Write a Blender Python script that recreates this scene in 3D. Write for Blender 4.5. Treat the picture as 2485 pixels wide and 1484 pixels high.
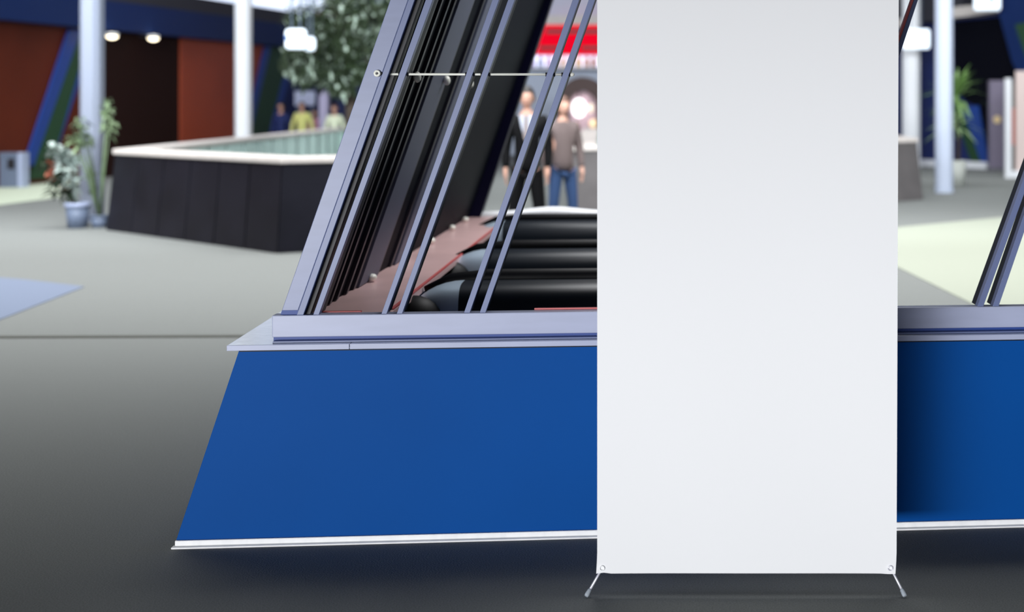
import bpy, bmesh, math, random
from mathutils import Vector, Matrix
random.seed(7)
S = bpy.context.scene
COL = S.collection
for o in list(bpy.data.objects):
    bpy.data.objects.remove(o)

# ------------------------------------------------------------------ camera
W, H = 2485, 1484
FPX = 50.0 / 36.0 * W          # focal length in pixels
CX, HY, EYE = 1880.0, 250.0, 1.6   # principal column, horizon row, eye height
cam = bpy.data.cameras.new('camera')
cam_o = bpy.data.objects.new('camera', cam)
COL.objects.link(cam_o)
cam.sensor_width = 36.0
cam.lens = 50.0
cam.shift_x = (W / 2 - CX) / W
cam.shift_y = -(H / 2 - HY) / W
cam.clip_end = 200
cam_o.location = (0, 0, EYE)
cam_o.rotation_euler = (math.pi / 2, 0, 0)
cam.dof.use_dof = True
cam.dof.focus_distance = 5.05
cam.dof.aperture_fstop = 1.7
S.camera = cam_o

# ------------------------------------------------------------------ light
S.view_settings.view_transform = 'Standard'
S.view_settings.look = 'None'
S.view_settings.gamma = 1.0
S.view_settings.use_curve_mapping = False
S.view_settings.exposure = 0.0
wd = bpy.data.worlds.new('hall_air')
S.world = wd
wd.use_nodes = True
wd.node_tree.nodes['Background'].inputs[0].default_value = (0.62, 0.74, 1.0, 1)
wd.node_tree.nodes['Background'].inputs[1].default_value = 0.05


def area(name, loc, target, sx, sy, power, color=(1, 1, 1), spread=180):
    l = bpy.data.lights.new(name, 'AREA')
    l.shape = 'RECTANGLE'
    l.size, l.size_y = sx, sy
    l.energy = power
    l.color = color
    l.spread = math.radians(spread)
    o = bpy.data.objects.new(name, l)
    COL.objects.link(o)
    o.location = loc
    d = Vector(target) - Vector(loc)
    o.rotation_euler = d.to_track_quat('-Z', 'Y').to_euler()
    return o


# skylight over the middle of the hall, behind the glazed enclosure
area('skylight_lamp', (-4.0, 14.4, 7.0), (-4.0, 14.4, 0), 22, 11.6, 2050, (0.98, 0.99, 1.0), 105)
# added low fill behind the camera, no source seen; spares the floor
area('low_front_fill', (-5.5, -9.0, 0.48), (-1.0, 5.2, 0.74), 14, 0.85, 205, (0.97, 0.98, 1.0), 36)
area('background_fill', (-4.0, 10.5, 5.2), (-6.0, 34, 1.5), 20, 1.5, 1350, (0.90, 0.95, 1.0), 80)  # added fill for the camera-facing sides of columns and far walls


area('far_fill', (-4.0, 27.5, 7.0), (-4.0, 28.5, 0), 22, 9, 1000, (0.95, 0.98, 1.0), 120)  # added fill to brighten the far floor, tree and people


# ------------------------------------------------------------------ helpers
def lin(c):
    return tuple(((v / 255.0) / 12.92 if v / 255.0 <= 0.04045 else ((v / 255.0 + 0.055) / 1.055) ** 2.4) for v in c)


def mat(name, rgb, rough=0.6, metal=0.0, spec=0.5, emit=None, estr=0.0, noise=0.0, nscale=20.0, bump=0.0, coat=0.0, srgb=True, stretch=None):
    m = bpy.data.materials.new(name)
    m.use_nodes = True
    nt = m.node_tree
    b = nt.nodes['Principled BSDF']
    c = lin(rgb) if srgb else rgb
    b.inputs['Base Color'].default_value = (*c, 1)
    b.inputs['Roughness'].default_value = rough
    b.inputs['Metallic'].default_value = metal
    b.inputs['Specular IOR Level'].default_value = spec
    b.inputs['Coat Weight'].default_value = coat
    if emit is not None:
        b.inputs['Emission Color'].default_value = (*lin(emit), 1)
        b.inputs['Emission Strength'].default_value = estr
    if noise > 0 or bump > 0:
        tc = nt.nodes.new('ShaderNodeTexCoord')
        n = nt.nodes.new('ShaderNodeTexNoise')
        n.inputs['Scale'].default_value = nscale
        n.inputs['Detail'].default_value = 5
        src = tc.outputs['Object']
        if stretch:
            mp = nt.nodes.new('ShaderNodeMapping')
            mp.inputs['Scale'].default_value = stretch
            nt.links.new(src, mp.inputs['Vector'])
            src = mp.outputs['Vector']
        nt.links.new(src, n.inputs['Vector'])
        if noise > 0:
            r = nt.nodes.new('ShaderNodeValToRGB')
            r.color_ramp.elements[0].position = 0.3
            r.color_ramp.elements[1].position = 0.7
            r.color_ramp.elements[0].color = (*[max(0, v * (1 - noise)) for v in c], 1)
            r.color_ramp.elements[1].color = (*[min(1, v * (1 + noise)) for v in c], 1)
            nt.links.new(n.outputs['Fac'], r.inputs['Fac'])
            nt.links.new(r.outputs['Color'], b.inputs['Base Color'])
        if bump > 0:
            bp = nt.nodes.new('ShaderNodeBump')
            bp.inputs['Strength'].default_value = bump
            bp.inputs['Distance'].default_value = 0.01
            nt.links.new(n.outputs['Fac'], bp.inputs['Height'])
            nt.links.new(bp.outputs['Normal'], b.inputs['Normal'])
    return m


def at(px, py, Y):
    """point of the place seen at photo pixel (px, py), Y metres ahead of the lens"""
    return Vector(((px - CX) / FPX * Y, Y, EYE - (py - HY) / FPX * Y))


def on_floor(px, py):
    return at(px, py, FPX * EYE / (py - HY))


class MB:
    def __init__(self):
        self.v, self.f, self.smooth = [], [], []

    def add(self, vs, fs, smooth=False):
        n = len(self.v)
        self.v += [tuple(p) for p in vs]
        for f in fs:
            self.f.append([i + n for i in f])
            self.smooth.append(smooth)
        return self

    def prism(self, poly, off, smooth=False):
        """poly: list of 3-D points; off: extrusion vector"""
        n = len(poly)
        off = Vector(off)
        a = [Vector(p) for p in poly]
        b = [p + off for p in a]
        fs = [list(range(n - 1, -1, -1)), list(range(n, 2 * n))]
        fs += [[i, (i + 1) % n, n + (i + 1) % n, n + i] for i in range(n)]
        return self.add(a + b, fs, smooth)

    def box(self, x0, x1, y0, y1, z0, z1):
        return self.prism([(x0, y0, z0), (x1, y0, z0), (x1, y1, z0), (x0, y1, z0)], (0, 0, z1 - z0))

    def bar(self, p, q, w, d, up=(0, 1, 0)):
        """rectangular bar p->q; w across, d along 'up'"""
        p, q = Vector(p), Vector(q)
        t = (q - p).normalized()
        u = Vector(up)
        u = (u - t * u.dot(t)).normalized()
        s = t.cross(u)
        c = [p + s * (w / 2 * i) + u * (d / 2 * j) for i, j in ((-1, -1), (1, -1), (1, 1), (-1, 1))]
        return self.prism(c, q - p)

    def tube(self, path, r, n=12, closed=True):
        path = [Vector(p) for p in path]
        rs = r if isinstance(r, (list, tuple)) else [r] * len(path)
        vs, fs = [], []
        for i, p in enumerate(path):
            t = (path[min(i + 1, len(path) - 1)] - path[max(i - 1, 0)]).normalized()
            a = Vector((0, 0, 1)) if abs(t.z) < 0.9 else Vector((1, 0, 0))
            s = t.cross(a).normalized()
            u = s.cross(t)
            for k in range(n):
                an = 2 * math.pi * k / n
                vs.append(p + s * (math.cos(an) * rs[i]) + u * (math.sin(an) * rs[i]))
        for i in range(len(path) - 1):
            for k in range(n):
                fs.append([i * n + k, i * n + (k + 1) % n, (i + 1) * n + (k + 1) % n, (i + 1) * n + k])
        self.add(vs, fs, True)
        m = len(self.v) - len(vs)
        self.f.append([m + k for k in range(n - 1, -1, -1)]); self.smooth.append(False)
        self.f.append([m + (len(path) - 1) * n + k for k in range(n)]); self.smooth.append(False)
        return self

    def lathe(self, prof, c=(0, 0, 0), n=24):
        vs, fs = [], []
        for r, z in prof:
            for k in range(n):
                an = 2 * math.pi * k / n
                vs.append((c[0] + r * math.cos(an), c[1] + r * math.sin(an), c[2] + z))
        for i in range(len(prof) - 1):
            for k in range(n):
                fs.append([i * n + k, i * n + (k + 1) % n, (i + 1) * n + (k + 1) % n, (i + 1) * n + k])
        return self.add(vs, fs, True)

    def ball(self, c, rx, ry, rz, n=14, m=9):
        c = Vector(c)
        prof = []
        for i in range(m + 1):
            a = math.pi * i / m - math.pi / 2
            prof.append((max(1e-4, math.cos(a)), math.sin(a)))
        vs, fs = [], []
        for r, z in prof:
            for k in range(n):
                an = 2 * math.pi * k / n
                vs.append(c + Vector((r * math.cos(an) * rx, r * math.sin(an) * ry, z * rz)))
        for i in range(m):
            for k in range(n):
                fs.append([i * n + k, i * n + (k + 1) % n, (i + 1) * n + (k + 1) % n, (i + 1) * n + k])
        return self.add(vs, fs, True)

    def disc(self, c, axis, r, th, n=24):
        c, a = Vector(c), Vector(axis).normalized()
        s = a.orthogonal().normalized()
        u = a.cross(s)
        return self.prism([c + s * (r * math.cos(2 * math.pi * k / n)) + u * (r * math.sin(2 * math.pi * k / n)) for k in range(n)], a * th)

    def ring(self, c, axis, r, t, n=28, m=8):
        c, a = Vector(c), Vector(axis).normalized()
        s = a.orthogonal().normalized()
        u = a.cross(s)
        vs, fs = [], []
        for i in range(n):
            an = 2 * math.pi * i / n
            d = s * math.cos(an) + u * math.sin(an)
            for k in range(m):
                b = 2 * math.pi * k / m
                vs.append(c + d * (r + t * math.cos(b)) + a * (t * math.sin(b)))
        for i in range(n):
            for k in range(m):
                fs.append([i * m + k, ((i + 1) % n) * m + k, ((i + 1) % n) * m + (k + 1) % m, i * m + (k + 1) % m])
        return self.add(vs, fs, True)

    def build(self, name, material, parent=None, bevel=0.0, world=True, kind=None, label=None):
        me = bpy.data.meshes.new(name)
        off = Vector((0, 0, 0))
        if parent is not None and world:
            off = Vector(parent.get('_base', (0, 0, 0)))
        me.from_pydata([tuple(Vector(p) - off) for p in self.v], [], self.f)
        me.polygons.foreach_set('use_smooth', self.smooth)
        bm = bmesh.new()
        bm.from_mesh(me)
        bmesh.ops.recalc_face_normals(bm, faces=bm.faces)
        bm.to_mesh(me)
        bm.free()
        me.update()
        me.materials.append(material)
        o = bpy.data.objects.new(name, me)
        COL.objects.link(o)
        if parent is not None:
            o.parent = parent
        if bevel > 0:
            md = o.modifiers.new('edge', 'BEVEL')
            md.width = bevel
            md.segments = 2
            md.limit_method = 'ANGLE'
        if kind:
            o['kind'] = kind
        if label:
            o['label'] = label
        return o


def thing(name, label, cat, loc=(0, 0, 0), rotz=0.0, group=None, world=True):
    o = bpy.data.objects.new(name, None)
    COL.objects.link(o)
    o.empty_display_size = 0.1
    o.location = loc
    o.rotation_euler = (0, 0, rotz)
    o['label'] = label
    o['category'] = cat
    if world:
        o['_base'] = tuple(loc)     # children given in world coordinates
    if group:
        o['group'] = group
    return o


def tag(o, label, cat, group=None):
    o['label'] = label
    o['category'] = cat
    if group:
        o['group'] = group
    return o


# ------------------------------------------------------------------ materials
M = {}
M['carpet'] = mat('hall_carpet', (126, 129, 127), 0.95, spec=0.1, noise=0.16, nscale=160, bump=0.35)
M['floor_cream'] = mat('cream_floor', (164, 169, 155), 0.95, spec=0.1, noise=0.05, nscale=90)
M['floor_pale'] = mat('pale_green_floor', (206, 216, 194), 0.95, spec=0.1, noise=0.05, nscale=90)
M['floor_blue'] = mat('pale_blue_floor', (120, 130, 150), 0.95, spec=0.1, noise=0.05, nscale=90)
M['seam'] = mat('carpet_seam', (70, 70, 64), 0.9)
M['blue'] = mat('blue_lacquer', (6, 76, 152), 0.5, spec=0.06, noise=0.04, nscale=1.5)
M['alu'] = mat('satin_aluminium', (136, 145, 178), 0.35, metal=0.0, spec=0.4, noise=0.05, nscale=5, stretch=(1, 1, 6))
M['alu_sill'] = mat('satin_sill_aluminium', (170, 177, 204), 0.35, metal=0.0, spec=0.4, noise=0.05, nscale=4, stretch=(1, 1, 6))
M['alu_blue'] = mat('anodised_blue_grey', (108, 120, 160), 0.35, metal=0.0, spec=0.4)
M['alu_bright'] = mat('bright_aluminium', (248, 250, 250), 0.18, metal=0.45, noise=0.06, nscale=25, stretch=(1, 1, 0.2))
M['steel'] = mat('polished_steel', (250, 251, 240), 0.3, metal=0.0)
M['kick_white'] = mat('white_kick_trim', (250, 251, 252), 0.45, noise=0.05, nscale=25, stretch=(1, 1, 0.2))
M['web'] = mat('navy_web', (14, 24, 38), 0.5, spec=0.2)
M['gasket'] = mat('dark_gasket', (22, 22, 30), 0.5)
M['reflection'] = mat('reflection_streak', (42, 42, 54), 0.4, metal=0.3)
M['dark_glass'] = mat('smoked_glass', (10, 14, 24), 0.5, spec=0.015)
M['navy_post'] = mat('navy_lacquer', (7, 8, 40), 0.5, spec=0.15)
M['slate_face'] = mat('slate_blue_face', (92, 98, 118), 0.5, spec=0.2)
M['shelf'] = mat('pink_brown_shelf', (226, 190, 188), 0.3, metal=0.0, noise=0.1, nscale=3)
M['red_line'] = mat('red_edge_strip', (206, 96, 96), 0.4)
M['banner'] = mat('white_banner_fabric', (247, 248, 250), 0.8, spec=0.15)
M['banner_back'] = mat('banner_pole', (60, 62, 66), 0.4, metal=0.8)
M['grey_rubber'] = mat('grey_rubber', (172, 182, 192), 0.7)
M['rod'] = mat('light_rod', (232, 232, 242), 0.35, metal=0.4)
M['hood'] = mat('black_satin_hood', (14, 23, 33), 0.38, spec=0.3)
M['cap'] = mat('blue_grey_newel_highlight', (176, 194, 210), 0.35)
M['rubber'] = mat('black_rubber', (5, 6, 10), 0.5, spec=0.15)
M['white'] = mat('white_paint', (238, 240, 244), 0.45)
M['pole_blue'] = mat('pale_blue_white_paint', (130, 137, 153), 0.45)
M['cream'] = mat('cream_stone', (206, 198, 192), 0.5, noise=0.06, nscale=6)
M['dark_tile'] = mat('dark_stone_tile', (26, 26, 34), 0.45, noise=0.2, nscale=2, spec=0.2)
M['green_glass'] = mat('pale_green_panel', (205, 228, 222), 0.25, noise=0.12, nscale=1.5)
M['grey_stone'] = mat('grey_stone', (92, 88, 88), 0.6, noise=0.12, nscale=3)
M['wall_navy'] = mat('navy_wall', (14, 34, 92), 0.6, noise=0.08, nscale=0.6)
M['stripe_blue'] = mat('blue_stripe', (24, 62, 140), 0.5)
M['stripe_green'] = mat('green_stripe', (28, 66, 36), 0.6)
M['brown'] = mat('brown_wall', (92, 34, 14), 0.6, spec=0.2, noise=0.12, nscale=0.7)
M['dark_brown'] = mat('dark_brown_wall', (38, 20, 16), 0.7, spec=0.1)
M['orange'] = mat('rust_orange_wall', (160, 64, 30), 0.6, noise=0.08, nscale=0.8)
M['fascia'] = mat('navy_fascia', (18, 40, 88), 0.5, spec=0.15)
M['fascia_dark'] = mat('charcoal_fascia', (44, 44, 52), 0.6)
M['wall_grey'] = mat('pale_grey_wall', (192, 200, 216), 0.7)
M['black'] = mat('black_recess', (4, 5, 16), 0.8, spec=0.1)
M['glow_panel'] = mat('glowing_panel', (220, 230, 245), 0.3, emit=(205, 216, 238), estr=1.6)
M['lamp_warm'] = mat('warm_lamp', (255, 240, 210), 0.4, emit=(255, 238, 205), estr=5)
M['sign_lit'] = mat('lit_sign', (235, 245, 255), 0.4, emit=(228, 242, 255), estr=1.0)
M['sign_blue'] = mat('sign_blue', (30, 90, 170), 0.5)
M['red'] = mat('red_sign', (150, 0, 16), 0.7, spec=0.05, emit=(250, 0, 40), estr=0.75)
M['red_dark'] = mat('dark_bar', (40, 24, 34), 0.5)
M['leaf'] = mat('leaf_green', (50, 65, 42), 0.55, noise=0.35, nscale=3)
M['leaf_dark'] = mat('dark_leaf', (28, 44, 26), 0.5, noise=0.3, nscale=6)
M['leaf_pale'] = mat('pale_leaf', (112, 132, 98), 0.5, noise=0.25, nscale=6)
M['leaf_silver'] = mat('silver_leaf', (158, 172, 166), 0.5, noise=0.15, nscale=6)
M['bark'] = mat('bark', (66, 56, 48), 0.9, noise=0.3, nscale=8)
M['flower'] = mat('salmon_flower', (205, 120, 96), 0.6)
M['pot_grey'] = mat('grey_pot', (104, 116, 138), 0.5)
M['pot_rim'] = mat('pale_pot_rim', (168, 178, 206), 0.5)
M['pot_cream'] = mat('cream_pot', (205, 208, 200), 0.6)
M['soil'] = mat('soil', (46, 38, 32), 0.95)
M['skin'] = mat('skin', (206, 160, 140), 0.55)
M['hair_dark'] = mat('dark_hair', (30, 24, 22), 0.5)
M['hair_brown'] = mat('brown_hair', (92, 62, 48), 0.5)
M['c_black'] = mat('black_suit_cloth', (8, 8, 11), 0.8, spec=0.2)
M['c_white'] = mat('white_shirt_cloth', (196, 202, 216), 0.8)
M['c_grey'] = mat('grey_cloth', (150, 140, 140), 0.8)
M['c_jeans'] = mat('blue_jeans_cloth', (48, 74, 116), 0.85)
M['c_yellow'] = mat('yellow_shirt_cloth', (226, 226, 140), 0.8)
M['c_pink'] = mat('pink_shirt_cloth', (220, 150, 176), 0.8)
M['c_pale'] = mat('pale_shirt_cloth', (228, 236, 206), 0.8)
M['c_navy'] = mat('navy_cloth', (24, 40, 96), 0.8)
M['c_tan'] = mat('tan_cloth', (104, 90, 88), 0.8)
M['eye'] = mat('dark_eye', (20, 16, 14), 0.3)

# ------------------------------------------------------------------ enclosure frame of reference
# front plane of the enclosure: its foot line on the floor
def foot(px):
    return on_floor(px, 1323.5 - 0.0258 * (px - 549))


P0 = foot(420)
P1 = foot(2485)
UX = (P1 - P0).normalized()
YAW = math.atan2(UX.y, UX.x)
NX = Vector((-UX.y, UX.x, 0))      # into the depth


def F(px, py, d=0.0):
    """(u, d, z) of the photo pixel on the enclosure plane d metres behind its front"""
    r = Vector(((px - CX) / FPX, 1, -(py - HY) / FPX))
    o = Vector((0, 0, EYE))
    t = (d - (o - P0).dot(NX)) / r.dot(NX)
    p = o + r * t
    return Vector(((p - P0).dot(UX), d, p.z))


def UW(u, d, z=0.0):
    """local enclosure point to world"""
    return Vector((P0.x, P0.y, 0)) + UX * u + NX * d + Vector((0, 0, z))


# ------------------------------------------------------------------ floor with the escalator pit
pit = (1.05, 5.2, 0.45, 4.35)       # u0, u1, d0, d1
big = [UW(-30, -16), UW(30, -16), UW(30, 50), UW(-30, 50)]
hole = [UW(pit[0], pit[2]), UW(pit[1], pit[2]), UW(pit[1], pit[3]), UW(pit[0], pit[3])]
fl = MB()
fl.add(big + hole, [[0, 1, 5, 4], [1, 2, 6, 5], [2, 3, 7, 6], [3, 0, 4, 7]])
low = [p - Vector((0, 0, 3)) for p in hole]
fl.add(hole + low, [[0, 1, 5, 4], [1, 2, 6, 5], [2, 3, 7, 6], [3, 0, 4, 7], [4, 5, 6, 7]])
fl.build('floor', M['carpet'], kind='structure')


def floor_patch(name, pix, m):
    b = MB()
    b.prism([on_floor(*p) for p in pix], (0, 0, 0.006))
    return b.build(name, m, kind='structure')


floor_patch('floor_area', [(-700, 540), (-60, 462), (70, 441), (205, 432), (150, 478), (0, 497), (-700, 588)], M['floor_pale'])  # floor areas coloured differently from the rest
floor_patch('floor_area', [(-500, 635), (60, 679), (205, 696), (0, 776), (-500, 972)], M['floor_blue'])
floor_patch('floor_area', [(2020, 571), (2177, 552), (2470, 524), (2700, 505), (2900, 900), (2620, 868), (2368, 742), (2177, 648)], M['floor_cream'])
floor_patch('trim_1', [(-900, 820), (640, 814), (640, 818), (-900, 824)], M['seam'])

# ------------------------------------------------------------------ glazed enclosure
enc = thing('glazed_enclosure', 'blue based glazed enclosure with slanted aluminium mullions around the escalators', 'enclosure',
            (P0.x, P0.y, 0), YAW, world=False)
DEPTH = 4.7
UR = 3.9                     # right end, outside the photo


def E(mb, name, m, bevel=0.0, parent=enc, **k):
    return mb.build(name, m, parent, bevel, world=False, **k)


zl = F(1000, 838, -0.04).z          # middle of ledge nose
# base: slanted left end
bl_t, bl_b = F(581, 846), F(427, 1311)
sh = (bl_t.x - bl_b.x) / (bl_t.z - bl_b.z)
zt = zl - 0.012
u_at = lambda z: bl_b.x + sh * (z - bl_b.z)
b = MB()
b.prism([(u_at(0.02), 0, 0.02), (UR, 0, 0.02), (UR, 0, zt), (u_at(zt), 0, zt)], (0, 0.05, 0))
E(b, 'front_panel', M['blue'], 0.002)
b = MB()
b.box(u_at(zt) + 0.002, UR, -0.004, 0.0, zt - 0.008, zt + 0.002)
E(b, 'ledge_shadow_strip', M['web'])  # dark strip painted in for the shade under the ledge
b = MB()
b.prism([(u_at(0.02), 0.05, 0.02), (u_at(zt), 0.05, zt), (u_at(zt) + 0.05, 0.05, zt), (u_at(0.02) + 0.05, 0.05, 0.02)], (0, DEPTH - 0.05, 0))
E(b, 'end_panel', M['blue'])
b = MB()
b.box(u_at(0.02) + 0.05, 2.6, DEPTH - 0.05, DEPTH, 0.02, zt)
E(b, 'rear_panel', M['blue'])
# kick trim: an L of bright aluminium
k0 = F(421, 1330).x
b = MB()
b.box(k0, UR, -0.03, 0.0, 0, 0.007)
b.box(k0 + 0.008, UR, -0.012, 0.0, 0.007, 0.026)
E(b, 'kick_trim', M['kick_white'], 0.003)
# drip ledge: two lengths with a butt joint
def ledge(u0, u1, name='ledge', slant=False):
    b = MB()
    z0, z1 = zl - 0.009, zl + 0.009
    if slant:
        d1 = (EYE - zl - 0.009) * FPX / (752 - HY) - P0.y + 0.02
        e = F(690, 752, d1)
        ue = u0 + (e.x - u0) * (DEPTH + 0.04) / (d1 + 0.04)
        poly = [(u0, -0.035, z0), (u1, -0.035, z0), (u1, 0.16, z0), (u0 + 0.42, 0.16, z0), (u0 + 0.42, DEPTH, z0), (ue, DEPTH, z0)]
    else:
        poly = [(u0, -0.035, z0), (u1, -0.035, z0), (u1, 0.16, z0), (u0, 0.16, z0)]
    b.prism(poly, (0, 0, z1 - z0))
    E(b, name, M['alu_bright'], 0.001)
    b = MB()
    b.box(u0, u1, -0.04, -0.0352, z0 - 0.001, z1 + 0.0005)
    E(b, name + '_nose', M['alu_sill'], 0.001)


uj = F(848, 838, -0.04).x
ledge(F(550, 840, -0.04).x, uj - 0.001, slant=True)
ledge(uj + 0.001, UR)
# sill rail on the ledge
zs0, zs1 = zl + 0.009, F(1000, 761, 0.03).z
us0 = F(660, 800, 0.03).x
b = MB()
b.box(us0, UR, 0.03, 0.088, zs0 + 0.016, zs1)
E(b, 'sill_rail', M['alu_sill'], 0.003)
b = MB()
b.box(us0 + 0.004, UR, 0.036, 0.084, zs0, zs0 + 0.0165)
E(b, 'sill_shadow_gap', M['stripe_blue'])
b = MB()
b.box(us0 + 0.01, UR, 0.0, 0.0355, zs0, zs0 + 0.006)
E(b, 'sill_apron', M['alu_blue'])

ZT = 2.75                        # top of the slanted posts, out of the photo


def line_on(pa, pb, d):
    """u as a function of z through two photo points on plane d"""
    a, c = F(*pa, d), F(*pb, d)
    k = (c.x - a.x) / (c.z - a.z)
    return lambda z: a.x + k * (z - a.z)


def post(name, la, lb, d0, d1, z0, z1, m, bevel=0.0, parent=enc):
    b = MB()
    b.prism([(la(z0), d0, z0), (lb(z0), d0, z0), (lb(z1), d0, z1), (la(z1), d0, z1)], (0, d1 - d0, 0))
    return E(b, name, m, bevel, parent)


dS = 0.036
sl = line_on((683, 755), (947, 0), dS)
sm = line_on((722.5, 757), (991, 0), dS)
sr = line_on((738, 761), (1007, 0), dS)
zst = F(700, 753, dS).z
post('corner_stile', sl, lambda z: sm(z) - 0.001, dS, dS + 0.09, zst, ZT, M['alu'], 0.002)
post('stile_foot', lambda z: sl(z) - 0.002, lambda z: sm(z) - 0.001, dS + 0.012, dS + 0.085, zs1, zst, M['stripe_blue'])
post('stile_cover_strip', sm, sr, dS - 0.004, dS + 0.085, zs1, ZT, M['alu_blue'], 0.002)
post('stile_gasket', lambda z: sr(z) + 0.0005, lambda z: sr(z) + 0.018, dS + 0.02, dS + 0.09, zs1, ZT, M['gasket'])

# paired front mullions
MUL = [((760.5, 762), (774, 762), (1033, 0), (1050, 0)),
       ((926, 760), (938.5, 760), (1195, 0), (1211, 0)),
       ((963, 760), (976, 760), (1233, 0), (1249, 0)),
       ((1126, 758), (1140, 758), (1389.5, 0), (1405.5, 0)),
       ((1164, 758), (1178, 758), (1428.5, 0), (1444, 0)),
       ((2373, 740), (2387.5, 740), (2485, 430), (2500, 430)),
       ((2410, 740), (2424.5, 740), (2485, 520), (2500, 520))]
# the posts hidden by the banner repeat the same pitch
mull_lines = []
for a0, a1, c0, c1 in MUL:
    mull_lines.append((line_on(a0, c0, dS), line_on(a1, c1, dS)))
# a pair hidden by the banner repeats the same pitch
step = mull_lines[3][0](1.2) - mull_lines[1][0](1.2)
for la, lb in (mull_lines[3], mull_lines[4]):
    mull_lines.append((lambda z, la=la: la(z) + step * 2.1, lambda z, lb=lb: lb(z) + step * 2.1))
# the post that leans out from behind the banner at the top
mull_lines.append((line_on((2166, 150), (2211, 20), dS), line_on((2178, 150), (2225, 8), dS)))
for la, lb in mull_lines:
    post('mullion', la, lb, dS, dS + 0.04, zs1, ZT, M['alu_blue'], 0.0008)
    post('mullion_web', la, lb, dS + 0.0405, dS + 0.10, zs1 + 0.002, ZT, M['web'])
post('red_edge', lambda z: mull_lines[-1][0](z) - 0.009, lambda z: mull_lines[-1][0](z) - 0.0005, dS + 0.004, dS + 0.035, zs1, ZT, M['red_line'])
# tie rod through the posts with its washer and end nut
zr = F(1100, 180, dS).z
dr = dS + 0.022
b = MB()
b.tube([(F(938, 180, dr).x, dr, zr), (F(1390, 180, dr).x, dr, zr)], 0.0045, 10)
rod = E(b, 'tie_rod', M['steel'])
wc = F(916, 178, dS)
b = MB()
b.ring((wc.x, dS - 0.006, wc.z), (0, 1, 0), 0.0085, 0.0048)
b.disc((wc.x, dS - 0.006, wc.z), (0, 1, 0), 0.008, 0.006)
E(b, 'eye_washer', M['steel'], parent=enc)
b = MB()
b.disc((wc.x, dS - 0.010, wc.z), (0, 1, 0), 0.0035, 0.006)
E(b, 'washer_bolt', M['gasket'])
b = MB()
b.tube([(wc.x + 0.012, dS - 0.005, wc.z), (F(938, 180, dr).x, dr, zr)], 0.006, 8)
E(b, 'rod_hook', M['gasket'])
ec = F(1388, 181, dr)
b = MB()
b.tube([(ec.x - 0.012, dr, zr), (ec.x - 0.004, dr, zr), (ec.x + 0.004, dr, zr), (ec.x + 0.009, dr, zr)], [0.006, 0.0085, 0.0075, 0.003], 10)
E(b, 'end_nut', M['steel'])
for la, lb in mull_lines[:5]:
    for ln, sg in ((la, -1), (lb, 1)):
        b = MB()
        x = ln(zr) + sg * 0.003
        b.tube([(x - 0.003, dr, zr), (x + 0.003, dr, zr)], 0.008, 10)
        E(b, 'rod_collar', M['gasket'])
# head rail closing the posts, above the photo
b = MB()
b.box(sl(ZT), UR + 0.9, 0.03, 0.15, ZT, ZT + 0.12)
E(b, 'head_rail', M['alu'])

# slanted end wall of smoked glass on the left, running into the depth
ew = lambda z: sr(z) + 0.02
b = MB()
b.prism([(ew(zs1 - 0.1), 0.14, zs1 - 0.1), (ew(ZT), 0.14, ZT), (ew(ZT) - 0.02, 0.14, ZT), (ew(zs1 - 0.1) - 0.02, 0.14, zs1 - 0.1)], (0, DEPTH - 0.14, 0))
E(b, 'end_glass', M['dark_glass'])
def wall_post(name, d0, d1, m, depth=0.03, off=0.0):
    b = MB()
    b.prism([(ew(zs1) + off, d0, zs1), (ew(zs1) + off + depth, d0, zs1), (ew(ZT) + off + depth, d0, ZT), (ew(ZT) + off, d0, ZT)], (0, d1 - d0, 0))
    return E(b, name, m)


for d in (0.82, 1.66):
    wall_post('end_wall_mullion', d, d + 0.40, M['slate_face'], 0.02)
    wall_post('end_wall_reflection', d - 0.07, d - 0.03, M['reflection'], 0.012)  # thin strips coloured to imitate reflections streaking the glass
    wall_post('end_wall_reflection', d + 0.43, d + 0.47, M['reflection'], 0.012)
for d in (0.30, 0.42, 0.60):  # further reflection streaks put in as strips
    wall_post('end_wall_reflection', d, d + 0.03, M['reflection'], 0.014)
# white beads modelled in place of light glints along the end wall foot
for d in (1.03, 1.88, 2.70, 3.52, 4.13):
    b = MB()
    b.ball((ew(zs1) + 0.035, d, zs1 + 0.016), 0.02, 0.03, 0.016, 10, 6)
    E(b, 'glint_bead', M['steel'])
# beads modelled in place of bright reflections in the end wall
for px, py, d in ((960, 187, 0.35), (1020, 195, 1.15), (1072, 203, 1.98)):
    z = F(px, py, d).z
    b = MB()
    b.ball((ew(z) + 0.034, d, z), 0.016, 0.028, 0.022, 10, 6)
    E(b, 'reflection_bead', M['steel'])
# dark rear corner post
rl = line_on((1068, 520), (1262, 0), DEPTH - 0.12)
rr = line_on((1168, 520), (1340, 0), DEPTH - 0.12)
post('rear_corner_post', lambda z: rr(z) - 0.30, rr, DEPTH - 0.14, DEPTH, zs1 - 0.1, ZT, M['navy_post'])
# inner shelf along the foot of the end wall
sw = F(955, 752, 0.16).x - ew(zs1)
b = MB()
b.box(ew(zs1) - 0.02, ew(zs1) + sw, 0.092, DEPTH, zs1 - 0.03, zs1 - 0.004)
shelf = E(b, 'inner_shelf', M['shelf'], 0.003)
b = MB()
b.box(ew(zs1) + 0.01, ew(zs1) + sw * 0.62, 0.090, 0.112, zs1 - 0.002, zs1 + 0.003)
E(b, 'shelf_edge_strip', M['red_line'])
b = MB()
b.box(ew(zs1) + sw - 0.012, ew(zs1) + sw, 0.17, DEPTH - 0.3, zs1 - 0.0035, zs1 + 0.003)
E(b, 'shelf_nosing', M['red_line'])
b = MB()
u0 = F(1300, 757, 0.15).x
b.box(u0, F(1700, 757, 0.1).x, 0.089, 0.105, zs1 - 0.004, zs1 + 0.006)
E(b, 'sill_inner_strip', M['red_line'])
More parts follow.
